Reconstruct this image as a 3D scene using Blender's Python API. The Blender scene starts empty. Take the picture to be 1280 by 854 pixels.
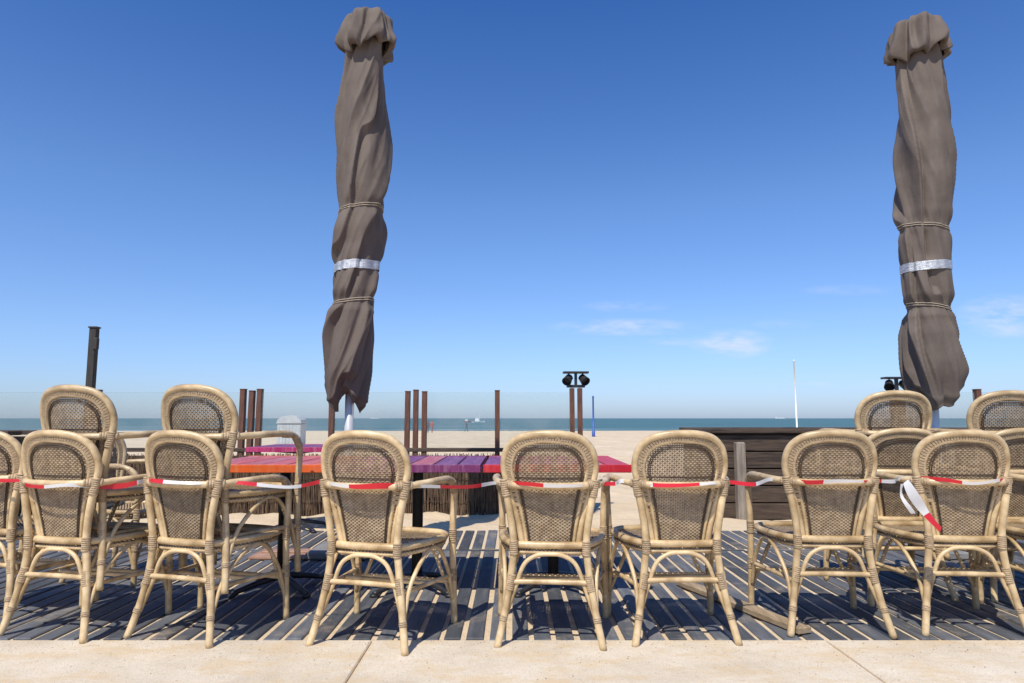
import bpy, math, random
from mathutils import Vector, Matrix, noise
random.seed(7)
R=random.Random(11)
scene=bpy.context.scene
scene.view_settings.view_transform='Standard'
scene.view_settings.look='None'
scene.view_settings.exposure=0

# ------------------------------------------------------------------ helpers
def catmull(pts,sub=6,closed=False):
    P=[Vector(p) for p in pts]; n=len(P); out=[]
    rng=n if closed else n-1
    for i in range(rng):
        if closed: p0,p1,p2,p3=P[(i-1)%n],P[i],P[(i+1)%n],P[(i+2)%n]
        else: p0,p1,p2,p3=P[max(i-1,0)],P[i],P[i+1],P[min(i+2,n-1)]
        for k in range(sub):
            t=k/sub
            out.append(0.5*((2*p1)+(p2-p0)*t+(2*p0-5*p1+4*p2-p3)*t*t+(3*p1-p0-3*p2+p3)*t**3))
    if not closed: out.append(P[-1].copy())
    return out

class MB:
    def __init__(s): s.v=[];s.f=[];s.m=[];s.c=[];s.uv={}
    def tube(s,pts,r,n=8,sub=6,closed=False,mi=0,spline=True,r2=None):
        P=catmull(pts,sub,closed) if spline else [Vector(p) for p in pts]
        L=len(P); base=len(s.v); up=None
        for i in range(L):
            if closed: t=(P[(i+1)%L]-P[(i-1)%L])
            else: t=P[min(i+1,L-1)]-P[max(i-1,0)]
            t.normalize()
            if up is None:
                up=Vector((0,0,1)) if abs(t.z)<0.9 else Vector((0,1,0))
            a=(up-t*up.dot(t)).normalized(); b=t.cross(a); up=a
            rr=r if r2 is None else r+(r2-r)*i/(L-1)
            for k in range(n):
                an=2*math.pi*k/n
                s.v.append(P[i]+a*math.cos(an)*rr+b*math.sin(an)*rr)
        for i in range(L if closed else L-1):
            j=(i+1)%L
            for k in range(n):
                k2=(k+1)%n
                s.f.append((base+i*n+k,base+i*n+k2,base+j*n+k2,base+j*n+k)); s.m.append(mi)
        if not closed:
            s.f.append(tuple(base+k for k in range(n))[::-1]); s.m.append(mi)
            s.f.append(tuple(base+(L-1)*n+k for k in range(n))); s.m.append(mi)
    def box(s,c,d,mi=0,M=None,bev=0.0):
        b=len(s.v); x,y,z=d[0]/2,d[1]/2,d[2]/2
        if bev>0:
            vs=[]
            for (zz,k) in ((-z,bev),(-z+bev,0),(z-bev,0),(z,bev)):
                vs+=[(-x+k,-y+k,zz),(x-k,-y+k,zz),(x-k,y-k,zz),(-x+k,y-k,zz)]
            fs=[(3,2,1,0),(12,13,14,15)]
            for l in range(3):
                for k in range(4):
                    fs.append((l*4+k,l*4+(k+1)%4,l*4+4+(k+1)%4,l*4+4+k))
        else:
            vs=[(-x,-y,-z),(x,-y,-z),(x,y,-z),(-x,y,-z),(-x,-y,z),(x,-y,z),(x,y,z),(-x,y,z)]
            fs=[(3,2,1,0),(4,5,6,7),(0,1,5,4),(1,2,6,5),(2,3,7,6),(3,0,4,7)]
        for v in vs:
            v=Vector(v)
            if M is not None: v=M@v
            s.v.append(v+Vector(c))
        for f in fs: s.f.append(tuple(b+i for i in f)); s.m.append(mi)
    def lathe(s,prof,c=(0,0,0),n=24,mi=0,M=None):
        b=len(s.v)
        for (r,z) in prof:
            for k in range(n):
                a=2*math.pi*k/n
                v=Vector((r*math.cos(a),r*math.sin(a),z))
                if M is not None: v=M@v
                s.v.append(v+Vector(c))
        for i in range(len(prof)-1):
            for k in range(n):
                s.f.append((b+i*n+k,b+i*n+(k+1)%n,b+(i+1)*n+(k+1)%n,b+(i+1)*n+k)); s.m.append(mi)
        s.f.append(tuple(b+k for k in range(n))[::-1]); s.m.append(mi)
        s.f.append(tuple(b+(len(prof)-1)*n+k for k in range(n))); s.m.append(mi)
    def ribbon(s,A,B,mi=0):
        b=len(s.v)
        for p,q in zip(A,B): s.v.append(Vector(p)); s.v.append(Vector(q))
        for i in range(len(A)-1):
            s.f.append((b+2*i,b+2*i+1,b+2*i+3,b+2*i+2)); s.m.append(mi)
    def mesh(s,name,mats,smooth=True,vcol=None):
        me=bpy.data.meshes.new(name); me.from_pydata([tuple(v) for v in s.v],[],s.f)
        for m in mats: me.materials.append(m)
        me.polygons.foreach_set('material_index',s.m)
        me.polygons.foreach_set('use_smooth',[smooth]*len(s.f))
        if vcol is not None:
            at=me.attributes.new('tone','FLOAT','POINT'); at.data.foreach_set('value',vcol)
        me.update(); return me
def link(name,me,parent=None,loc=(0,0,0),rot=(0,0,0)):
    o=bpy.data.objects.new(name,me); scene.collection.objects.link(o)
    o.location=loc; o.rotation_euler=rot
    if parent: o.parent=parent
    return o
def empty(name,loc=(0,0,0),rot=(0,0,0)):
    o=bpy.data.objects.new(name,None); scene.collection.objects.link(o)
    o.location=loc; o.rotation_euler=rot; o.empty_display_size=.1
    return o

# ------------------------------------------------------------------ materials
class NT:
    def __init__(s,name):
        s.mat=bpy.data.materials.new(name); s.mat.use_nodes=True
        s.t=s.mat.node_tree; s.b=s.t.nodes['Principled BSDF']; s.out=s.t.nodes['Material Output']
    def n(s,typ,**k):
        nd=s.t.nodes.new(typ)
        for a,b in k.items(): setattr(nd,a,b)
        return nd
    def l(s,a,b): s.t.links.new(a,b)
    def coord(s,scale=(1,1,1),kind='Object'):
        tc=s.n('ShaderNodeTexCoord'); mp=s.n('ShaderNodeMapping'); mp.inputs['Scale'].default_value=scale
        s.l(tc.outputs[kind],mp.inputs['Vector']); return mp.outputs[0]
    def noise(s,vec,scale,detail=4,rough=.55):
        nd=s.n('ShaderNodeTexNoise'); nd.inputs['Scale'].default_value=scale
        nd.inputs['Detail'].default_value=detail; nd.inputs['Roughness'].default_value=rough
        s.l(vec,nd.inputs['Vector']); return nd.outputs['Fac']
    def ramp(s,fac,stops):
        nd=s.n('ShaderNodeValToRGB'); cr=nd.color_ramp
        while len(cr.elements)<len(stops): cr.elements.new(.5)
        for e,(p,c) in zip(cr.elements,stops):
            e.position=p; e.color=(c[0],c[1],c[2],1) if not isinstance(c,(int,float)) else (c,c,c,1)
        s.l(fac,nd.inputs[0]); return nd.outputs[0]
    def math(s,op,a,b=None,c=None):
        nd=s.n('ShaderNodeMath',operation=op)
        for i,x in enumerate((a,b,c)):
            if x is None: continue
            if isinstance(x,(int,float)): nd.inputs[i].default_value=x
            else: s.l(x,nd.inputs[i])
        return nd.outputs[0]
    def mix(s,fac,a,b,bt='MIX'):
        nd=s.n('ShaderNodeMix',data_type='RGBA',blend_type=bt)
        for i,x in ((0,fac),(6,a),(7,b)):
            if isinstance(x,(int,float)): nd.inputs[i].default_value=x
            elif isinstance(x,tuple): nd.inputs[i].default_value=(x[0],x[1],x[2],1)
            else: s.l(x,nd.inputs[i])
        return nd.outputs[2]
    def bump(s,h,strength=.3,dist=.01):
        nd=s.n('ShaderNodeBump'); nd.inputs['Strength'].default_value=strength; nd.inputs['Distance'].default_value=dist
        s.l(h,nd.inputs['Height']); s.l(nd.outputs[0],s.b.inputs['Normal']); return nd
    def base(s,c):
        if isinstance(c,tuple): s.b.inputs['Base Color'].default_value=(c[0],c[1],c[2],1)
        else: s.l(c,s.b.inputs['Base Color'])
    def rough(s,r): s.b.inputs['Roughness'].default_value=r
def simple(name,c1,c2,scale=8,rough=.6,bump=.2,stretch=(1,1,1),metal=0,dist=.004,randtint=0):
    m=NT(name); v=m.coord(stretch); f=m.noise(v,scale,6)
    col=m.ramp(f,[(.3,c1),(.7,c2)])
    if randtint:
        oi=m.n('ShaderNodeObjectInfo'); k=m.math('MULTIPLY_ADD',oi.outputs['Random'],randtint,1-randtint*.6)
        g=m.n('ShaderNodeCombineColor'); 
        for i in range(3): m.l(k,g.inputs[i])
        col=m.mix(1.0,col,g.outputs[0],'MULTIPLY')
    m.base(col); m.rough(rough); m.b.inputs['Metallic'].default_value=metal
    if bump: m.bump(m.noise(v,scale*4,4),bump,dist)
    return m.mat

m_pole=simple('rattan_pole',(.33,.215,.095),(.76,.575,.33),11,.38,.3,(1,1,1),randtint=.25)
m_bind=simple('rattan_binding',(.29,.195,.105),(.58,.43,.26),60,.6,.5,(1,1,3),randtint=.2)
m_cane=simple('woven_cane',(.22,.15,.085),(.46,.34,.205),38,.55,.3,(1,1,1),randtint=.3)
m_cane_v=simple('woven_cane_dark',(.15,.10,.055),(.32,.23,.135),38,.6,.3,(1,1,1),randtint=.3)
m_caned=simple('cane_accent',(.04,.024,.014),(.09,.058,.032),35,.5,.2)
def canvas():
    m=NT('parasol_canvas'); v=m.coord()
    f=m.noise(v,2.2,6); c=m.ramp(f,[(.25,(.092,.069,.053)),(.75,(.150,.118,.094))])
    f2=m.noise(m.coord((1,1,.25)),9,5); c=m.mix(m.ramp(f2,[(.50,0.0),(.8,.5)]),c,(.21,.17,.138))
    m.base(c); m.rough(.85)
    h=m.math('ADD',m.math('MULTIPLY',m.noise(v,5,4),.8),m.math('MULTIPLY',m.noise(v,260,2),.12)); m.bump(h,.4,.025)
    return m.mat
m_canvas=canvas()
m_silver=simple('duct_tape',(.30,.32,.35),(.62,.64,.67),22,.35,.6,(1,1,4),metal=.4,dist=.01)
m_cord=simple('cord',(.30,.25,.18),(.45,.38,.29),60,.8,.4)
m_alu=simple('aluminium_pole',(.50,.50,.49),(.66,.66,.64),10,.45,.05,metal=.15)
m_base=simple('concrete_base',(.16,.155,.15),(.26,.25,.24),10,.9,.4)
m_black=simple('black_metal',(.012,.012,.013),(.03,.03,.032),20,.45,.1)
m_brownpost=simple('weathered_brown_post',(.055,.022,.014),(.17,.072,.04),9,.7,.5,(3,3,.6))
m_darkwood=simple('dark_timber',(.022,.014,.010),(.10,.066,.043),7,.8,.7,(.6,3,6),dist=.008)
m_greywood=simple('grey_timber',(.16,.13,.10),(.32,.27,.21),8,.8,.6,(4,4,.6))
m_plank=simple('old_plank',(.20,.14,.08),(.40,.30,.19),8,.8,.5,(5,.6,5))
m_twig=simple('heather_twigs',(.035,.020,.012),(.19,.12,.07),14,.9,.2,(3,3,.5))
m_white=simple('white_paint',(.7,.7,.7),(.82,.82,.82),5,.5,.05)
m_bluep=simple('blue_paint',(.03,.08,.3),(.05,.12,.4),5,.5,.05)
m_greybin=simple('grey_plastic',(.36,.38,.39),(.5,.52,.53),4,.6,.05)
m_red=simple('red_hull',(.35,.05,.03),(.5,.08,.05),4,.5,.05)
m_skin=simple('skin',(.5,.3,.2),(.55,.35,.24),4,.6,0)
m_cloth=simple('dark_clothes',(.05,.06,.1),(.1,.11,.16),4,.8,0)
m_cloth2=simple('red_clothes',(.4,.08,.06),(.45,.12,.09),4,.8,0)

def paint(name,c,edge,wear=.7):
    m=NT(name); v=m.coord()
    f=m.noise(v,5,7,.65); worn=m.ramp(m.noise(m.coord((7,1,1)),6,8,.72),[(.47,0.0),(.70,wear)])
    col=m.ramp(f,[(.3,tuple(x*.7 for x in c)),(.7,c)])
    col=m.mix(worn,col,edge); m.base(col); m.rough(.42); m.bump(m.noise(v,40,4),.25,.002)
    return m.mat
p_pink=paint('faded_pink_paint',(.50,.10,.11),(.55,.33,.28))
p_salmon=paint('salmon_red_paint',(.60,.085,.07),(.58,.30,.24))
p_orange=paint('orange_paint',(.80,.13,.025),(.65,.28,.12),.4)
p_purple=paint('purple_paint',(.20,.028,.13),(.36,.17,.25))
p_mag=paint('magenta_paint',(.48,.02,.13),(.50,.2,.24))
p_redt=paint('red_paint',(.58,.015,.03),(.52,.12,.11),.5)

# ------------------------------------------------------------------ world, sun, camera
EL=math.radians(56); ROT=math.radians(203)
sunv=Vector((math.sin(ROT)*math.cos(EL),math.cos(ROT)*math.cos(EL),math.sin(EL)))
w=bpy.data.worlds.new('World'); scene.world=w; w.use_nodes=True
t=w.node_tree; t.nodes.clear()
def wm(op,a,b=None,c=None,clamp=False):
    nd=t.nodes.new('ShaderNodeMath'); nd.operation=op; nd.use_clamp=clamp
    for i,x in enumerate((a,b,c)):
        if x is None: continue
        if isinstance(x,(int,float)): nd.inputs[i].default_value=x
        else: t.links.new(x,nd.inputs[i])
    return nd.outputs[0]
sky=t.nodes.new('ShaderNodeTexSky'); sky.sky_type='NISHITA'; sky.sun_disc=False
sky.sun_elevation=EL; sky.sun_rotation=ROT; sky.air_density=1.0; sky.dust_density=.6; sky.ozone_density=2.2; sky.altitude=0
tc=t.nodes.new('ShaderNodeTexCoord'); sp=t.nodes.new('ShaderNodeSeparateXYZ'); t.links.new(tc.outputs['Generated'],sp.inputs[0])
rp=t.nodes.new('ShaderNodeValToRGB'); cr=rp.color_ramp
for _ in range(2): cr.elements.new(.5)
for e,(p,c) in zip(cr.elements,[(0.0,(.44,.55,.86)),(.13,(.46,.57,.80)),(.30,(.42,.57,.80)),(.60,(.17,.40,.74))]):
    e.position=p; e.color=(*c,1)
t.links.new(sp.outputs[2],rp.inputs[0])
tint=t.nodes.new('ShaderNodeMix'); tint.data_type='RGBA'; tint.blend_type='MULTIPLY'; tint.inputs[0].default_value=1
t.links.new(sky.outputs[0],tint.inputs[6]); t.links.new(rp.outputs[0],tint.inputs[7])
yy=wm('MAXIMUM',sp.outputs[1],.05)
u=wm('DIVIDE',sp.outputs[0],yy); v=wm('DIVIDE',sp.outputs[2],yy)
cb=t.nodes.new('ShaderNodeCombineXYZ'); t.links.new(u,cb.inputs[0]); t.links.new(wm('MULTIPLY',v,3.2),cb.inputs[1])
nz=t.nodes.new('ShaderNodeTexNoise'); nz.inputs['Scale'].default_value=16; nz.inputs['Detail'].default_value=8; nz.inputs['Roughness'].default_value=.62
t.links.new(cb.outputs[0],nz.inputs['Vector'])
tot=None
for (u0,v0,a,b,k) in [(.165,.134,.12,.014,1.0),(.325,.109,.070,.024,1.2),(.74,.150,.090,.036,1.1),(.17,.165,.07,.010,.5),(.40,.138,.05,.009,.35),(.245,.112,.06,.007,.5),(.50,.19,.08,.01,.3),(.52,.05,.12,.006,.4)]:
    e=wm('SUBTRACT',1.0,wm('ADD',wm('POWER',wm('ABSOLUTE',wm('DIVIDE',wm('SUBTRACT',u,u0),a)),2),wm('POWER',wm('ABSOLUTE',wm('DIVIDE',wm('SUBTRACT',v,v0),b)),2)),clamp=True)
    e=wm('MULTIPLY',e,k); tot=e if tot is None else wm('MAXIMUM',tot,e)
nn=wm('MULTIPLY',wm('SUBTRACT',nz.outputs['Fac'],.38),3.2,clamp=True)
mask=wm('MULTIPLY',wm('MULTIPLY',nn,tot),.6)
mx=t.nodes.new('ShaderNodeMix'); mx.data_type='RGBA'
t.links.new(mask,mx.inputs[0]); t.links.new(tint.outputs[2],mx.inputs[6]); mx.inputs[7].default_value=(4.1,4.2,4.6,1)
bg=t.nodes.new('ShaderNodeBackground'); bg.inputs[1].default_value=.15
gain=t.nodes.new('ShaderNodeMix'); gain.data_type='RGBA'; gain.blend_type='MULTIPLY'; gain.inputs[0].default_value=1; gain.inputs[7].default_value=(1.35,1.35,1.35,1)
t.links.new(mx.outputs[2],gain.inputs[6]); t.links.new(gain.outputs[2],bg.inputs[0])
wo=t.nodes.new('ShaderNodeOutputWorld'); t.links.new(bg.outputs[0],wo.inputs[0])
sl=bpy.data.lights.new('sun','SUN'); sl.energy=5.0; sl.angle=math.radians(.5); sl.color=(1,.94,.84)
so=bpy.data.objects.new('sun',sl); scene.collection.objects.link(so); so.rotation_euler=sunv.to_track_quat('Z','Y').to_euler(); so.location=(0,0,20)
cam=bpy.data.cameras.new('camera'); cam.lens=24; cam.sensor_width=36; cam.clip_end=80000; cam.clip_start=.05
co=bpy.data.objects.new('camera',cam); scene.collection.objects.link(co)
co.location=(0,0,1.0); co.rotation_euler=(math.radians(90+6.42),0,0); scene.camera=co

# ------------------------------------------------------------------ ground (one sheet), sea
def axis(a,b,step,lim,g=1.22):
    pos=[a+i*step for i in range(int((b-a)/step)+1)]
    d=step; x=pos[-1]
    while x<lim: d*=g; x+=d; pos.append(x)
    d=step; x=pos[0]; neg=[]
    while x>-lim: d*=g; x-=d; neg.append(x)
    return neg[::-1]+pos
def gz(x,y):
    if y<6.25: return -.008
    k=min((y-6.25)/1.0,1)
    z=-.008-k*.012*(y-6.25)*.95
    if y<200:
        z+=k*(.06*noise.noise(Vector((x*1.3,y*1.3,0)))+.045*noise.noise(Vector((x*4,y*4,3)))+.014)
        if y>15: z+=.25*noise.noise(Vector((x*.06,y*.09,7)))*min((y-15)/15,1)*(1 if y<100 else max(0,(130-y)/30))
    return max(z,-8)
xs=axis(-9,9,.09,40000,1.3); ys=[y for y in axis(6,16,.09,40000,1.06) if y>6.3]
ys=[-30000,-5000,-500,-50,-5,0,3,6.2]+ys
mb=MB(); nx=len(xs)
for y in ys:
    for x in xs: mb.v.append((x,y,gz(x,y)))
for j in range(len(ys)-1):
    for i in range(nx-1):
        mb.f.append((j*nx+i,j*nx+i+1,(j+1)*nx+i+1,(j+1)*nx+i)); mb.m.append(0)
m=NT('beach_sand'); vv=m.coord()
c=m.ramp(m.noise(vv,.6,8,.6),[(.3,(.56,.43,.27)),(.7,(.72,.58,.40))])
c=m.mix(m.ramp(m.noise(vv,90,3),[(.4,0.0),(.75,.3)]),c,(.36,.26,.16))
m.base(c); m.rough(.95)
m.bump(m.math('ADD',m.noise(vv,7,6,.65),m.math('MULTIPLY',m.noise(vv,150,2),.12)),.6,.05)
link('beach_sand_ground',mb.mesh('ground',[m.mat]))
mb=MB(); xs2=[-60000,-8000,-1500,-400,-100,0,100,400,1500,8000,60000]; ys2=[124,160,250,500,1500,6000,60000]
for y in ys2:
    for x in xs2: mb.v.append((x,y,-1.5))
for j in range(len(ys2)-1):
    for i in range(len(xs2)-1):
        a=j*len(xs2)+i; mb.f.append((a,a+1,a+1+len(xs2),a+len(xs2))); mb.m.append(0)
m=NT('sea_water'); vv=m.coord((.02,.10,1))
f=m.noise(vv,1.0,8,.6)
c=m.ramp(f,[(.3,(.05,.12,.14)),(.6,(.085,.175,.19)),(.8,(.13,.235,.24))])
sp2=m.n('ShaderNodeSeparateXYZ'); tc2=m.n('ShaderNodeTexCoord'); m.l(tc2.outputs['Object'],sp2.inputs[0])
near=m.ramp(m.math('DIVIDE',sp2.outputs[1],400.0),[(.32,1.0),(.62,0.0)])
foam=m.ramp(m.noise(m.coord((.012,.16,1)),1.0,6,.7),[(.57,0.0),(.64,1.0)])
c=m.mix(m.math('MULTIPLY',near,foam),c,(.75,.78,.78))
m.base(c); m.rough(.55); m.b.inputs['IOR'].default_value=1.2
m.bump(m.noise(m.coord((.2,.8,1)),1.0,6),.7,.5)
link('sea_water',mb.mesh('sea',[m.mat],False))

# ------------------------------------------------------------------ pavement
mb=MB()
for i in range(-6,7):
    x0=-.63+i*2.05
    for (y0,y1) in ((-2.4,.0),(.012,3.222)):
        mb.box((x0+1.025,(y0+y1)/2,-.06),(2.05-.011,y1-y0,.126),bev=.005)
m=NT('concrete_pavement'); vv=m.coord()
c=m.ramp(m.noise(vv,1.7,9,.65),[(.28,(.50,.41,.295)),(.5,(.64,.55,.42)),(.72,(.74,.65,.52))])
c=m.mix(m.ramp(m.noise(vv,200,3,.7),[(.5,0.0),(.78,.7)]),c,(.25,.20,.14))
c=m.mix(m.ramp(m.noise(m.coord((1,2.2,1)),2.6,9,.8),[(.48,0.0),(.60,.62)]),c,(.58,.42,.23))
c=m.mix(m.ramp(m.noise(vv,30,6,.75),[(.58,0.0),(.70,.5)]),c,(.34,.28,.21))
m.base(c); m.rough(.9); m.bump(m.math('ADD',m.noise(vv,14,8,.7),m.math('MULTIPLY',m.noise(vv,200,3),.4)),.7,.008)
link('concrete_pavement',mb.mesh('pavement',[m.mat],False))
# wind-blown grit and little pebbles lying on pavement and deck edge
mb=MB()
for i in range(900):
    x=R.uniform(-2.6,2.8); y=3.22-abs(R.gauss(0,.16)) if R.random()<.7 else R.uniform(2.5,3.2)
    s_=R.uniform(.0015,.0045); b=len(mb.v)
    for (dx,dy,dz) in ((1,0,0),(-.6,.8,0),(-.5,-.9,0),(0,0,.9)): mb.v.append((x+dx*s_*R.uniform(.7,1.3),y+dy*s_*R.uniform(.7,1.3),.003+dz*s_))
    mb.f+=[(b,b+1,b+3),(b+1,b+2,b+3),(b+2,b,b+3)]; mb.m+=[0,0,0]
link('sand_grit',mb.mesh('grit',[simple('grit',(.18,.13,.09),(.55,.44,.3),60,.9,0)],False))

# ------------------------------------------------------------------ deck
mb=MB(); tone=[]
x=-7.0
while x<8.5:
    wd=.078+R.uniform(-.005,.004)
    for (y0,y1) in ((3.235,5.33),(5.44,6.28)):
        n0=len(mb.v); a=R.uniform(-.012,.012); ang=R.uniform(-.002,.002)
        mb.box((x+R.uniform(-.003,.003),(y0+y1)/2+a,-.015+R.uniform(-.002,.002)),(wd,y1-y0+R.uniform(-.02,.01),.034),bev=.004,M=Matrix.Rotation(ang,3,'Z'))
        tn=R.random(); tone+= [tn]*(len(mb.v)-n0)
    x+=.1035
n0=len(mb.v)
for k in range(-3,4):
    mb.box((.6+k*2.4,5.385,-.02),(2.38,.07,.03),bev=.003); tone+=[R.random()]*(len(mb.v)-n0); n0=len(mb.v)
m=NT('weathered_deck'); vv=m.coord((9,1,9))
at=m.n('ShaderNodeAttribute',attribute_name='tone')
c=m.ramp(m.noise(vv,3,8,.65),[(.25,(.055,.058,.066)),(.55,(.10,.105,.115)),(.8,(.18,.18,.182))])
g=m.ramp(at.outputs['Fac'],[(0,.55),(1,1.3)]); c=m.mix(1.0,c,g,'MULTIPLY')
c=m.mix(m.ramp(m.noise(m.coord(),2.6,9,.75),[(.52,0.0),(.75,.7)]),c,(.42,.33,.23))
m.base(c); m.rough(.7); m.bump(m.noise(m.coord((60,2,60)),2,5),.5,.004)
link('timber_deck',mb.mesh('deck',[m.mat],False,tone))
mb=MB(); p0=Vector((1.02,4.25,.02)); p1=Vector((1.36,3.30,.02)); d=p1-p0
mb.box((p0+p1)/2,(.075,d.length,.03),M=Matrix.Rotation(math.atan2(-d.x,d.y),3,'Z'),bev=.004)
link('loose_plank',mb.mesh('loose_plank',[m_plank],False))
mb=MB(); mb.box((-1.5,5.15,.012),(.75,.32,.018),bev=.003); mb.box((-1.5,5.15,.027),(.66,.05,.012),bev=.003)
link('wooden_duckboard',mb.mesh('duckboard',[simple('reddish_board',(.25,.12,.08),(.42,.26,.18),6,.8,.3)],False))

# ------------------------------------------------------------------ rattan chair (shared parts)
outl=[(.122,.385),(.140,.50),(.169,.62),(.197,.72),(.208,.79),(.191,.862),(.142,.909),(.072,.928),(0,.932)]
def by(x,z): return -.20-.20*(z-.40)+1.1*x*x
full=[(x,by(x,z),z) for x,z in outl]+[(-x,by(x,z),z) for x,z in outl[-2::-1]]
def arch(s):
    out=[]
    for x,z in outl:
        cz=.70; xx=x*(1-s/.2) if x>0 else 0
        zz=z if z<cz else cz+(z-cz)*(1-s/.232)
        out.append((xx,by(xx,zz),zz))
    return out+[(-a,b,c) for a,b,c in out[-2::-1]]
ins=catmull([Vector((x,0,z)) for x,z in outl],10)
def hw(z):
    for a,b in zip(ins,ins[1:]):
        if a.z<=z<=b.z and b.z>a.z: return a.x+(b.x-a.x)*(z-a.z)/(b.z-a.z)
    return 0
fr=MB()
arm=[(0,-.296,.70),(.10,-.284,.70),(.19,-.238,.702),(.245,-.14,.706),(.27,0,.71),(.274,.12,.702),(.270,.185,.665),(.263,.208,.59),(.258,.208,.43),(.262,.212,.2),(.266,.22,0)]
fr.tube([(-a,b,c) for a,b,c in arm[::-1]]+arm[1:],.0165,10)
for s in (1,-1):
    fr.tube([(s*a,b,c) for a,b,c in [(.232,-.275,0),(.200,-.24,.15),(.173,-.222,.32),(.164,-.226,.45),(.184,-.236,.6),(.207,-.232,.70)]],.0165,10)
    fr.tube([(s*.18,-.228,.235),(s*.222,-.02,.238),(s*.262,.212,.235)],.011,8)
    fr.tube([(s*.205,-.24,.12),(s*.207,-.17,.27),(s*.228,-.04,.385),(s*.243,.06,.385),(s*.256,.15,.27),(s*.262,.205,.12)],.010,8)
fr.tube(full,.0165,10)
fr.tube(arch(.036),.0085,8)
fr.tube([(-.176,-.223,.27),(0,-.222,.272),(.176,-.223,.27)],.0115,8)
fr.tube([(-.26,.212,.20),(0,.214,.20),(.26,.212,.20)],.0115,8)
fr.tube([(0.218,-.0,.238),(0,-.0,.236),(-.218,-.0,.238)],.0105,8)
for y0,k in ((-.238,.78),(.212,1)):
    b=[(.262*k if k==1 else .204,0,.11),(.235*k*.86,0,.24),(.15*k,0,.345),(.06,0,.385)]
    pts=[(a,y0+(0 if k==1 else (.02 if i else 0)),c) for i,(a,_,c) in enumerate(b)]
    fr.tube(pts+[(0,pts[-1][1],.392)]+[(-a,bb,c) for a,bb,c in pts[::-1]],.010,8)
seat=[(.0,-.212),(.10,-.21),(.165,-.19),(.215,-.09),(.243,.04),(.242,.15),(.19,.222),(.10,.245),(0,.25)]
loop=seat+[(-a,b) for a,b in seat[-2:0:-1]]
fr.tube([(a,b,.43) for a,b in loop],.0165,8,closed=True,sub=4)
fr.tube([(a*.965,b*.965,.398) for a,b in loop],.010,8,closed=True,sub=4)
frame_me=fr.mesh('chair_frame',[m_pole])
bd=MB()
def bind(p,q,r,n=5):
    p=Vector(p);q=Vector(q)
    for i in range(n):
        a=p+(q-p)*(i/n); b=p+(q-p)*((i+.86)/n)
        bd.tube([a,(a+b)/2,b],r,10,spline=False)
for s in (1,-1):
    bind((s*.195,-.236,.648),(s*.207,-.232,.725),.020,8)
    bind((s*.222,-.212,.703),(s*.16,-.262,.702),.0195,7)
    bind((s*.183,-.228,.235),(s*.171,-.222,.305),.0188,8)
    bind((s*.163,-.224,.39),(s*.164,-.226,.455),.0195,7)
    bind((s*.262,.212,.205),(s*.2605,.210,.265),.0188,7)
    bind((s*.258,.208,.39),(s*.2585,.208,.455),.0195,7)
    bind((s*.268,.198,.64),(s*.2735,.15,.692),.0188,7)
    bind((s*.2715,.05,.708),(s*.2735,.10,.705),.0188,6)
    bind((s*.209,-.250,.108),(s*.204,-.245,.13),.0182,3)
A=catmull(arch(.010),5); B=catmull(arch(.038),5)
nA=len(A)
for i in range(10,nA-10):
    a,b=A[i],B[i]; a2,b2=A[i].lerp(A[i+1],.78),B[i].lerp(B[i+1],.78)
    for off in (-.0095,.0095):
        bd.ribbon([a+Vector((0,off,0)),a2+Vector((0,off,0))],[b+Vector((0,off*.9,0)),b2+Vector((0,off*.9,0))])
bind_me=bd.mesh('chair_bindings',[m_bind])
wv=MB()
def hribbon(z,wd,k,amp,pitch,mi=0):
    h=hw(z)-.012
    if h<.02: return
    n=max(4,int(2*h/(pitch/2))); A=[];B=[]
    for i in range(n+1):
        x=-h+2*h*i/n; ph=math.sin(math.pi*x/pitch+math.pi*k)*amp
        y=by(x,z)+ph; A.append((x,y,z-wd/2)); B.append((x,y,z+wd/2))
    wv.ribbon(A,B,mi)
z=.415;k=0
while z<.908:
    if z<.715: hribbon(z,.0062,k,.0034,.0105); z+=.0073
    else: hribbon(z,.0056,k,.003,.0105,0); z+=.0092
    k+=1
x=-.1955
while x<.196:
    zs=[.41+.012*i for i in range(43)]
    run=[zz for zz in zs if hw(zz)-.01>abs(x)]
    if len(run)>2:
        for dx in (-.0021,.0021):
            wv.ribbon([(x+dx-.0017,by(x,zz),zz) for zz in run],[(x+dx+.0017,by(x,zz),zz) for zz in run],1)
    x+=.0105
for s_ in (.054,.062):
    wv.tube([(a,b-.004,c) for a,b,c in arch(s_)],.0028,5,mi=2)
wv.tube([(x,by(x,.715)-.006,.735) for x in (-.19,-.1,0,.1,.19)],.003,5,mi=2)
back_me=wv.mesh('chair_back_weave',[m_cane,m_cane_v,m_caned])
wv=MB()
sl_=catmull([Vector((a,b,0)) for a,b in seat],10)
def sw(y):
    for a,b in zip(sl_,sl_[1:]):
        if a.y<=y<=b.y and b.y>a.y: return a.x+(b.x-a.x)*(y-a.y)/(b.y-a.y)
    return 0
y=-.195;k=0
while y<.235:
    h=sw(y)-.008
    if h>.03:
        n=int(2*h/.007); A=[];B=[]
        for i in range(n+1):
            xx=-h+2*h*i/n; zz=.432+math.sin(math.pi*xx/.014+math.pi*k)*.003-.010*(1-(xx/.24)**2)
            A.append((xx,y-.0042,zz));B.append((xx,y+.0042,zz))
        wv.ribbon(A,B,0)
    y+=.0098;k+=1
x=-.235
while x<.236:
    run=[yy_ for yy_ in [-.2+.012*i for i in range(38)] if sw(yy_)-.006>abs(x)]
    if len(run)>2:
        zz=.432-.010*(1-(x/.24)**2)
        wv.ribbon([(x-.0035,q,zz) for q in run],[(x+.0035,q,zz) for q in run],1)
    x+=.014
L=catmull([Vector((a*.99,b*.99,0)) for a,b in loop],6,True)
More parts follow.
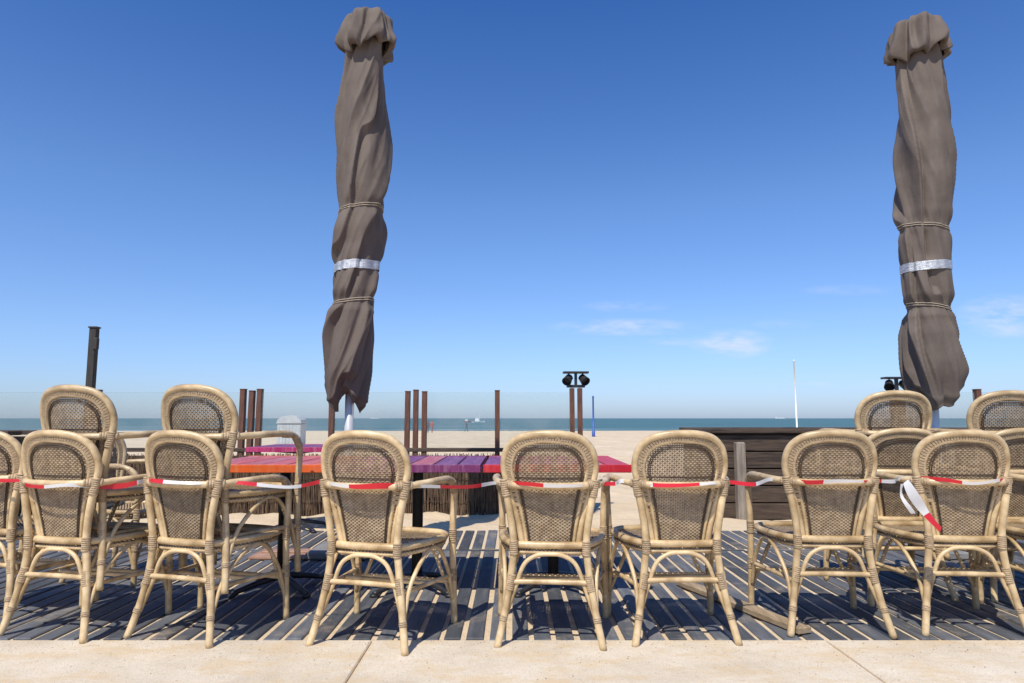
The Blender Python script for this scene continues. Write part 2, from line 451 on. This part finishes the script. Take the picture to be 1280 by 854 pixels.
for i in range(0,len(L)):
    a=L[i]; b=L[(i+2)%len(L)]
    wv.tube([a+Vector((0,0,.428)),b+Vector((0,0,.392))],.003,4,spline=False,mi=2)
    wv.tube([b+Vector((0,0,.428)),a+Vector((0,0,.392))],.003,4,spline=False,mi=1)
seat_me=wv.mesh('chair_seat_weave',[m_cane,m_cane_v,m_caned])
def chair(x,y,deg,z=0,lean=0):
    e=empty('rattan_chair',(x,y,z),(math.radians(lean),0,math.radians(-deg)))
    link('frame',frame_me,e); link('bindings',bind_me,e); link('back_weave',back_me,e); link('seat_weave',seat_me,e)
    return e
def stack(x,y,deg):
    chair(x,y,deg)
    a=math.radians(deg); j=R.uniform(-.01,.01)
    chair(x+math.sin(a)*.075+j,y+math.cos(a)*.075,deg+R.uniform(-1.5,1.5),.213)
row=[(-2.61,3.76,14),(-2.08,3.50,13),(-1.46,3.45,18),(-.60,3.35,16),(.19,3.38,5),(.765,3.42,-2),(1.53,3.54,3),(2.165,3.54,5)]
for i,(x,y,d_) in enumerate(row):
    if i in (1,2): stack(x,y,d_)
    else: chair(x,y,d_)
stack(2.22,4.17,2); stack(2.86,4.16,-3)
chair(2.80,3.62,8); chair(-2.45,4.50,96)

# ------------------------------------------------------------------ barrier tape
pts=[(-3.2,3.45,.69)]
for i,(x,y,d_) in enumerate(row):
    a=math.radians(d_); f=Vector((math.sin(a),math.cos(a))); r_=Vector((math.cos(a),-math.sin(a)))
    if i==0: continue
    for s,dz,bk in ((-.25,-.0,-.17),(-.13,.003,-.297),(0,.0,-.325),(.13,.004,-.297),(.25,-.002,-.17)):
        p=Vector((x,y))+f*bk+r_*s; pts.append((p.x,p.y,.707+dz+R.uniform(-.008,.008)-(.018 if i==1 else 0)))
    if i<len(row)-1:
        nx_,ny_,nd=row[i+1]; gap=(Vector((nx_,ny_))-Vector((x,y))).length
        q=Vector((x,y)).lerp(Vector((nx_,ny_)),.5); pts.append((q.x,q.y-.19,.700-max(0,gap-.6)*.06))
P=catmull(pts,10); mb=MB(); A=[];B=[];dist=0;us=[]
for i,p in enumerate(P):
    if i: dist+=(P[i]-P[i-1]).length
    tw=.35*math.sin(dist*2.3)+.9*noise.noise(Vector((dist*2.1,0,0)))
    hh=.0088+.006*noise.noise(Vector((dist*3,5,0)))
    o=Vector((0,-math.sin(tw)*hh,math.cos(tw)*hh))
    A.append(p-o);B.append(p+o); us.append(dist+.06*noise.noise(Vector((dist*1.3,9,0))))
mb.ribbon(A,B)
tn=[q for d_ in us for q in (d_,d_)]
T=catmull([(1.81,3.19,.71),(1.83,3.16,.64),(1.87,3.15,.57),(1.925,3.14,.50)],10)
A=[];B=[]
for i,p in enumerate(T):
    k=i/len(T); ww=.011+.007*k; A.append(p+Vector((-ww,.02*math.sin(k*5),-.006)));B.append(p+Vector((ww,-.02*math.sin(k*5),.010))); tn+=[.03+k*.26]*2
mb.ribbon(A,B)
T=catmull([(1.80,3.20,.70),(1.785,3.18,.64),(1.82,3.17,.57)],10); A=[];B=[]
for i,p in enumerate(T):
    k=i/len(T); A.append(p+Vector((-.009,0,0)));B.append(p+Vector((.009,.015*math.sin(k*6),.0))); tn+=[.05+k*.12]*2
mb.ribbon(A,B)
m=NT('barrier_tape'); at=m.n('ShaderNodeAttribute',attribute_name='tone')
fr_=m.math('FRACT',m.math('DIVIDE',at.outputs['Fac'],.40))
c=m.mix(m.math('GREATER_THAN',fr_,.5),(.80,.79,.77),(.72,.03,.045)); m.base(c); m.rough(.3)
tr=m.n('ShaderNodeBsdfTranslucent'); m.l(c,tr.inputs[0]); ms=m.n('ShaderNodeMixShader'); ms.inputs[0].default_value=.3
m.l(m.b.outputs[0],ms.inputs[1]); m.l(tr.outputs[0],ms.inputs[2]); m.l(ms.outputs[0],m.out.inputs[0])
link('barrier_tape',mb.mesh('barrier_tape',[m.mat],True,tn))

# ------------------------------------------------------------------ tables
def table(cx,cy,wx,dy,slats,edge,under=m_black):
    e=empty('slatted_table',(cx,cy,0)); mb=MB(); n=len(slats); sw_=wx/n
    mats=[];
    for i,mt in enumerate(slats):
        if mt not in mats: mats.append(mt)
        mb.box((-wx/2+sw_*(i+.5),0,.737+R.uniform(-.0015,.0015)),(sw_-.010,dy-.05,.024),mi=mats.index(mt),bev=.003)
    mats.append(edge); k=len(mats)-1
    mb.box((0,-dy/2+.012,.730),(wx-.002,.022,.042),mi=k,bev=.002); mb.box((0,dy/2-.012,.730),(wx-.002,.022,.042),mi=k,bev=.002)
    mb.box((-wx/2+.012-.004,0,.716),(.018,dy-.05,.018),mi=k); mb.box((wx/2-.012+.004,0,.716),(.018,dy-.05,.018),mi=k)
    link('top',mb.mesh('table_top',mats,False),e)
    mb=MB()
    mb.lathe([(.032,.05),(.032,.69),(.06,.70),(.06,.722)],n=16)
    for a in range(4):
        an=math.pi/4+a*math.pi/2; c,s=math.cos(an),math.sin(an)
        mb.tube([(c*.02,s*.02,.075),(c*.16,s*.16,.05),(c*.30,s*.30,.018)],.022,8,r2=.014)
        mb.lathe([(.022,0.0),(.024,.012),(.018,.018)],(c*.30,s*.30,0.002),n=12)
        mb.tube([(c*.03,s*.03,.69),(c*.26,s*.26,.712)],.012,6,spline=False)
    link('pedestal',mb.mesh('table_pedestal',[under]),e)
table(-1.365,4.18,.79,.90,[p_pink,p_salmon,p_pink,p_salmon,p_salmon,p_orange],p_orange)
table(-.565,4.18,.79,.90,[p_mag,p_pink,p_purple,p_pink,p_purple,p_purple],p_purple)
table(.245,4.18,.80,.90,[p_purple,p_pink,p_mag,p_mag,p_pink,p_redt],p_redt)
table(-1.95,6.35,.72,.75,[p_purple]*5,p_mag)

# ------------------------------------------------------------------ parasols
def parasol(bx,by_,tx,ztop,seed,prof,ties,tape,tw0):
    e=empty('closed_parasol',(bx,by_,0)); z0=prof[0][0]; z1=prof[-1][0]
    def rad(z):
        for (a,ra),(b,rb) in zip(prof,prof[1:]):
            if a<=z<=b:
                q=(z-a)/(b-a); q=q*q*(3-2*q); return ra+(rb-ra)*q
        return prof[-1][1]
    def cen(z):
        q=(z-z0)/(ztop-z0); return Vector((tx*q+.014*math.sin(z*2.6+seed),.01*math.sin(z*2+seed),z))
    def surf(z,th,extra=0):
        ph=th+tw0*z+.35*math.sin(z*1.3+seed)
        loose=1.0
        for tz in list(ties)+[tape]: loose*=1-.7*math.exp(-((z-tz)/.05)**2)
        low=noise.noise(Vector((math.cos(th)*.9,math.sin(th)*.9,z*.7+seed)))
        s1=((ph*4/(2*math.pi)+.6*low)%1.0)
        saw=(s1/.92 if s1<.92 else (1-s1)/.08)
        ph2=th+tw0*1.15*z
        rid=1-2.2*abs(noise.noise(Vector((math.cos(ph2)*1.5,math.sin(ph2)*1.5,z*.45+seed*3))))
        below=max(0,min(1,(2.1-z)/.3))
        rid2=1-2.2*abs(noise.noise(Vector((math.cos(ph2)*2.6,math.sin(ph2)*2.6,z*1.6+seed*7))))
        nz_=noise.noise(Vector((math.cos(th)*1.3,math.sin(th)*1.3,z*1.8+seed*5)))
        n3=noise.noise(Vector((math.cos(th)*4,math.sin(th)*4,z*7+seed)))
        r=rad(z)*(1+loose*(.30*(saw-.45)+.17*(rid-.5)+(.03+.07*below)*(rid2-.5)+.08*nz_+.010*n3)+(1-loose)*(.07*(rid2-.5)+.02*n3)+extra)
        return r
    mb=MB(); NT_=200; NZ=460
    for j in range(NZ+1):
        z=z0+(z1-z0)*j/NZ; c=cen(z)
        for i in range(NT_):
            th=2*math.pi*i/NT_; r=surf(z,th); zz=z
            if j<40: zz=z-(1-j/40)*(.06*math.sin(th*2+seed)+.03*math.sin(th*5))
            mb.v.append(c+Vector((math.cos(th)*r,math.sin(th)*r,zz-z)))
    for j in range(NZ):
        for i in range(NT_):
            i2=(i+1)%NT_; mb.f.append((j*NT_+i,j*NT_+i2,(j+1)*NT_+i2,(j+1)*NT_+i)); mb.m.append(0)
    mb.f.append(tuple(range(NT_))[::-1]); mb.m.append(0)
    link('canvas',mb.mesh('canvas',[m_canvas]),e)
    mb=MB(); cp=[(ztop-.36,.165),(ztop-.35,.205),(ztop-.29,.215),(ztop-.21,.20),(ztop-.13,.185),(ztop-.06,.168),(ztop-.02,.13),(ztop+.005,.07),(ztop,.01)]
    pc=catmull([Vector((r,0,z)) for z,r in cp],8); N=140
    for j,p in enumerate(pc):
        c=cen(p.z); q=1-j/len(pc)
        for i in range(N):
            th=2*math.pi*i/N
            g=abs(math.sin(th*3.5+seed+1.2*q+.8*noise.noise(Vector((math.cos(th)*2,math.sin(th)*2,seed)))))
            n1=noise.noise(Vector((math.cos(th)*1.8,math.sin(th)*1.8,p.z*4+seed)))
            r2=1-2*abs(noise.noise(Vector((math.cos(th)*2.6,math.sin(th)*2.6,p.z*3.0+seed*2))))
            r=p.x*(1+(.24*(g-.6)*(.5+q)+.18*n1+.16*(r2-.5)))
            zz=p.z+(.05*math.sin(th*2+seed*2)+.06*g)*q*q+.03*n1
            mb.v.append(Vector((c.x+math.cos(th)*r,c.y+math.sin(th)*r,zz)))
    for j in range(len(pc)-1):
        for i in range(N):
            i2=(i+1)%N; mb.f.append((j*N+i,j*N+i2,(j+1)*N+i2,(j+1)*N+i)); mb.m.append(0)
    mb.f.append(tuple((len(pc)-1)*N+i for i in range(N))); mb.m.append(0)
    link('hood',mb.mesh('hood',[m_canvas]),e)
    mb=MB(); rows=[-.034,-.02,0,.02,.034]; N=72
    for dz in rows:
        c=cen(tape+dz)
        for i in range(N):
            th=2*math.pi*i/N; zt=tape+dz+.010*math.sin(th+1)
            r=max(surf(tape+q,th) for q in (-.03,0,.03))*1.01+.004; mb.v.append(Vector((c.x+math.cos(th)*r,c.y+math.sin(th)*r,zt)))
    for j in range(len(rows)-1):
        for i in range(N): mb.f.append((j*N+i,j*N+(i+1)%N,(j+1)*N+(i+1)%N,(j+1)*N+i)); mb.m.append(0)
    link('tape_band',mb.mesh('tape_band',[m_silver]),e)
    mb=MB()
    for tz in ties:
        for off in (0,.016):
            L=[]
            for i in range(48):
                th=2*math.pi*i/48; zt=tz+off+.022*math.sin(th+seed); c=cen(zt); r=surf(zt,th)+.004
                L.append(Vector((c.x+math.cos(th)*r,c.y+math.sin(th)*r,zt)))
            mb.tube(L,.004,5,closed=True,spline=False)
    link('cords',mb.mesh('cords',[m_cord]),e)
    mb=MB(); mb.lathe([(.034,.0),(.034,z0+.3)],n=20); mb.lathe([(.050,.05),(.050,.35),(.042,.36)],n=20)
    link('pole',mb.mesh('pole',[m_alu]),e)
    mb=MB(); mb.box((0,0,.03),(.46,.46,.05),bev=.008)
    link('base',mb.mesh('parasol_base',[m_base],False),e)
profL=[(1.12,.10),(1.17,.148),(1.38,.168),(1.62,.172),(1.80,.165),(1.88,.150),(1.98,.165),(2.16,.162),(2.3,.168),(2.45,.178),(2.61,.165),(2.8,.18),(3.0,.188),(3.3,.182),(3.6,.165),(3.85,.145),(4.08,.13)]
parasol(-1.232,5.2,.083,4.25,1.3,profL,(2.61,1.88),2.16,-1.5)
profR=[(1.13,.12),(1.20,.165),(1.38,.19),(1.62,.182),(1.76,.160),(1.84,.142),(1.95,.165),(2.16,.162),(2.3,.158),(2.46,.152),(2.6,.165),(2.9,.185),(3.1,.19),(3.3,.178),(3.6,.160),(3.8,.145),(4.02,.13)]
parasol(3.197,5.2,.065,4.19,4.9,profR,(2.46,1.84),2.16,1.25)

# ------------------------------------------------------------------ windscreen, posts, brush fence
def gpost(x,y,h,wd=.052):
    mb=MB(); mb.box((0,0,h/2-.1),(wd,.07,h+.2),bev=.006)
    mb.box((0,0,h+.004),(wd+.006,.076,.012),bev=.003)
    link('timber_post',mb.mesh('timber_post',[m_brownpost],False),loc=(x,y,0),rot=(0,R.uniform(-.008,.008),0))
for x in (-4.62,-4.53,-2.945,-2.855,-2.765,-1.965,-1.145,-1.05,-.955,-.158,5.1): gpost(x,7.5,1.30+R.uniform(-.015,.015))
m=NT('salt_hazed_glass'); t2=m.t
tr=m.n('ShaderNodeBsdfTransparent'); tr.inputs[0].default_value=(.95,.97,.96,1)
gl=m.n('ShaderNodeBsdfGlossy'); gl.inputs['Roughness'].default_value=.04
df=m.n('ShaderNodeBsdfDiffuse'); df.inputs[0].default_value=(.74,.75,.74,1)
fz=m.n('ShaderNodeFresnel'); fz.inputs[0].default_value=1.45
a=m.n('ShaderNodeMixShader'); m.l(m.math('MULTIPLY',fz.outputs[0],.5),a.inputs[0]); m.l(tr.outputs[0],a.inputs[1]); m.l(gl.outputs[0],a.inputs[2])
b=m.n('ShaderNodeMixShader'); m.l(m.ramp(m.noise(m.coord((1,1,2)),3,6),[(.3,.02),(.8,.10)]),b.inputs[0]); m.l(a.outputs[0],b.inputs[1]); m.l(df.outputs[0],b.inputs[2]); m.l(b.outputs[0],m.out.inputs[0])
m_glass=m.mat
for x0,x1 in ((-6.6,-4.66),(-4.49,-2.98),(-2.73,-2.0),(-1.93,-1.18),(-.92,-.19),(-.125,.62),(4.2,5.06),(5.14,6.9)):
    mb=MB(); mb.box(((x0+x1)/2,7.5,.98),(x1-x0,.01,.60),bev=.002)
    link('glass_windscreen',mb.mesh('glass_windscreen',[m_glass],False))
mb=MB()
for i in range(5600):
    x=R.uniform(-7.6,.83); y=7.42+R.uniform(-.03,.03); h=.58+R.uniform(-.08,.05); l=R.uniform(-.04,.04)
    zb=R.uniform(-.05,.2) if R.random()<.4 else -.05
    mb.tube([(x,y,zb),(x+l,y+R.uniform(-.012,.012),h)],R.uniform(.0022,.0055),3,spline=False)
e=empty('heather_fence'); link('twigs',mb.mesh('twigs',[m_twig],False),e)
mb=MB()
for z in (.12,.36): mb.tube([(-7.6,7.375,z),(-3,7.377,z+.01),(.83,7.375,z)],.003,5)
mb.box((-3.38,7.5,.66),(8.5,.09,.04),bev=.004); mb.box((-3.38,7.46,.3),(8.4,.02,.6))
link('rail',mb.mesh('rail',[m_darkwood],False),e)

def flood(x,y,h):
    e=empty('floodlight_mast',(x,y,0)); mb=MB()
    for dx in (-.043,.043): mb.box((dx,0,h/2-.1),(.05,.07,h+.2),bev=.006)
    link('posts',mb.mesh('posts',[m_brownpost],False),e)
    mb=MB(); mb.box((0,0,h+.02),(.20,.05,.03),bev=.005); mb.box((0,0,h+.17),(.28,.12,.022),bev=.004)
    mb.box((0,0,h+.09),(.03,.03,.15))
    for s in (-1,1):
        M=Matrix.Rotation(s*.5,3,'Z')@Matrix.Rotation(math.radians(125),3,'X')
        mb.lathe([(.02,-.06),(.040,-.045),(.046,0),(.054,.05),(.046,.052),(.042,.02)],(s*.085,-.01,h+.095),16,M=M)
        mb.tube([(s*.03,0,h+.10),(s*.085,0,h+.165)],.006,6,spline=False)
    link('lamps',mb.mesh('lamps',[m_black],False),e)
flood(.70,7.5,1.33); flood(4.22,7.5,1.27)
mb=MB(); mb.box((0,0,1.0),(.085,.085,2.4),bev=.01); mb.box((0,0,2.20),(.11,.11,.02),bev=.004); mb.box((.05,-.03,1.98),(.05,.06,.16),bev=.01)
link('dark_lamp_post',mb.mesh('dark_post',[simple('charred_timber',(.02,.018,.016),(.06,.05,.04),9,.8,.4,(3,3,.5))],False),loc=(-5.55,9,0))
def planter(x0,x1,y0,y1,h,posts):
    e=empty('timber_planter'); mb=MB(); n=5; ph=(h-.045)/n
    for i in range(n):
        z=-.02+ph*(i+.5)
        nseg=max(1,int((x1-x0)/2.2)); L=(x1-x0)/nseg
        for s in range(nseg):
            mb.box((x0+L*(s+.5),y0+R.uniform(-.006,.006),z),(L-.006,.04,ph-.012),bev=.005)
        for xx in (x0+.02,x1-.02): mb.box((xx+R.uniform(-.004,.004),(y0+y1)/2,z),(.038,y1-y0-.045,ph-.012),bev=.005)
        mb.box(((x0+x1)/2,y1,z),(x1-x0,.04,ph-.012),bev=.005)
    mb.box(((x0+x1)/2,y0+.04,h-.028),(x1-x0+.08,.20,.045),bev=.006)
    mb.box(((x0+x1)/2,y1-.04,h-.028),(x1-x0+.08,.20,.045),bev=.006)
    mb.box((x0+.05,(y0+y1)/2,h-.03),(.18,y1-y0-.3,.04),bev=.006)
    mb.box(((x0+x1)/2,(y0+y1)/2,h-.16),(x1-x0-.1,y1-y0-.1,.04))
    link('planks',mb.mesh('planks',[m_darkwood],False),e)
    mb=MB()
    for x in posts: mb.box((x,y0-.07,.36),(.09,.09,.80),bev=.01)
    link('posts',mb.mesh('posts',[m_greywood],False),e)
planter(2.02,8.6,7.05,8.1,.90,(2.30,4.4,6.5))
planter(-8.5,-5.05,6.9,7.35,.88,(-6.4,))

# ------------------------------------------------------------------ beach things
def pole(name,x,y,h,r,mt):
    mb=MB(); z=gz(x,y); mb.lathe([(r*1.6,z-.2),(r*1.6,z+.5),(r,z+.52),(r*.75,h),(r*1.3,h+.03),(r*.3,h+r*2)],n=12)
    link(name,mb.mesh(name,[mt]),loc=(x,y,0))
pole('white_flagpole',49.7,120,11.0,.14,m_white)
pole('blue_marker_pole',7.1,60,2.8,.09,m_bluep)
zb=gz(-9.6,30)
e=empty('beach_litter_container',(-9.6,30,zb)); mb=MB()
mb.box((0,0,.5),(1.0,.8,.95),bev=.05)
for k in range(-3,4): mb.box((k*.14,-.405,.5),(.05,.02,.75),bev=.005)
link('bin_body',mb.mesh('bin_body',[m_greybin],False),e)
mb=MB(); prof=[(-.54,.97),(-.50,1.12),(-.30,1.27),(0,1.32),(.30,1.27),(.50,1.12),(.54,.97)]
for yv in (-.44,.44):
    for (a,b) in prof: mb.v.append((a,yv,b))
for i in range(6): mb.f.append((i,i+1,i+8,i+7)); mb.m.append(0)
mb.f.append(tuple(range(7))[::-1]); mb.f.append(tuple(range(7,14))); mb.m+=[0,0]
link('bin_lid',mb.mesh('bin_lid',[m_greybin],False),e)
def person(x,y,shirt,turn,stride):
    z=gz(x,y); e=empty('beach_walker',(x,y,z),(0,0,turn))
    V=[(0,0,.92),(0,0,1.15),(0,0,1.40),(0,0,1.52),(0,.01,1.62),(0,0,1.72),
       (.18,0,1.40),(.23,.05,1.12),(.22,.14,.90),(.22,.18,.82),(-.18,0,1.40),(-.23,-.06,1.12),(-.22,-.02,.90),(-.22,.0,.82),
       (.09,0,.88),(.10,stride*.5,.48),(.10,stride*.4-.02,.08),(.10,stride*.4+.12,.03),(-.09,0,.88),(-.10,-stride*.2,.48),(-.10,-stride,.10),(-.10,-stride+.12,.03)]
    E=[(0,1),(1,2),(2,3),(3,4),(4,5),(2,6),(6,7),(7,8),(8,9),(2,10),(10,11),(11,12),(12,13),(0,14),(14,15),(15,16),(16,17),(0,18),(18,19),(19,20),(20,21)]
    rr=[.15,.13,.15,.06,.095,.07,.07,.045,.035,.035,.07,.045,.035,.035,.09,.065,.045,.035,.09,.065,.045,.035]
    me=bpy.data.meshes.new('body'); me.from_pydata(V,E,[])
    o=link('body',me,e); me.materials.append(shirt); me.materials.append(m_skin)
    sk=o.modifiers.new('skin','SKIN'); o.modifiers.new('sub','SUBSURF').levels=2
    for i,d_ in enumerate(me.skin_vertices[0].data): d_.radius=(rr[i],rr[i]*.8); d_.use_root=(i==0)
    mb=MB(); mb.lathe([(.02,-.12),(.07,-.09),(.10,0),(.085,.08),(.02,.12)],(0,.01,1.65),14)
    link('head',mb.mesh('head',[m_skin]),e)
    mb=MB(); mb.lathe([(.106,-.01),(.108,.03),(.092,.09),(.02,.13)],(0,-.01,1.66),14)
    link('hair',mb.mesh('hair',[m_twig]),e)
person(-11.4,98,m_cloth2,.4,.25); person(-12.1,99,m_cloth,.2,.2); person(-7.4,112,m_cloth,-1.2,.3)
def boat(x,y,L,hm,hullm):
    e=empty('fishing_boat',(x,y,-1.5),(0,0,.2)); mb=MB(); st=[(-.5,.8,.9),(-.3,1,.85),(0,1,.8),(.3,.75,.95),(.5,.05,1.25)]
    for (t_,wf,hf) in st:
        for (a,b) in ((-.16,hf),(-.10,-.2),(.10,-.2),(.16,hf)): mb.v.append((t_*L,a*L*wf,b*L*.12))
    for i in range(4):
        for k in range(3): mb.f.append((i*4+k,i*4+k+1,i*4+5+k,i*4+4+k)); mb.m.append(0)
        mb.f.append((i*4+3,i*4,i*4+4,i*4+7)); mb.m.append(0)
    mb.f.append((0,1,2,3)); mb.m.append(0)
    link('hull',mb.mesh('hull',[hullm],False),e)
    mb=MB(); mb.box((-.12*L,0,.19*L),(.3*L,.2*L,.2*L),bev=.02*L); mb.box((-.12*L,0,.31*L),(.2*L,.16*L,.05*L))
    mb.tube([(.08*L,0,.08*L),(.08*L,0,hm)],.012*L,6,spline=False); mb.tube([(.08*L,0,hm*.5),(-.35*L,0,hm*.75)],.008*L,6,spline=False)
    link('cabin',mb.mesh('cabin',[m_white],False),e)
boat(-19.5,400,7.5,5.6,m_white); boat(-30,460,5,3,m_red)
def ship(x,y,L):
    e=empty('cargo_ship',(x,y,-1.5)); mb=MB()
    mb.box((0,0,L*.03),(L,L*.14,L*.07),bev=L*.01); link('hull',mb.mesh('hull',[m_greybin],False),e)
    mb=MB(); mb.box((-L*.38,0,L*.12),(L*.1,L*.1,L*.12)); mb.box((L*.05,0,L*.08),(L*.6,L*.1,L*.03)); mb.tube([(L*.3,0,L*.05),(L*.3,0,L*.16)],L*.01,5,spline=False)
    link('superstructure',mb.mesh('superstructure',[m_white],False),e)
ship(1560,4000,60); ship(2150,4200,45); ship(-900,4500,50)
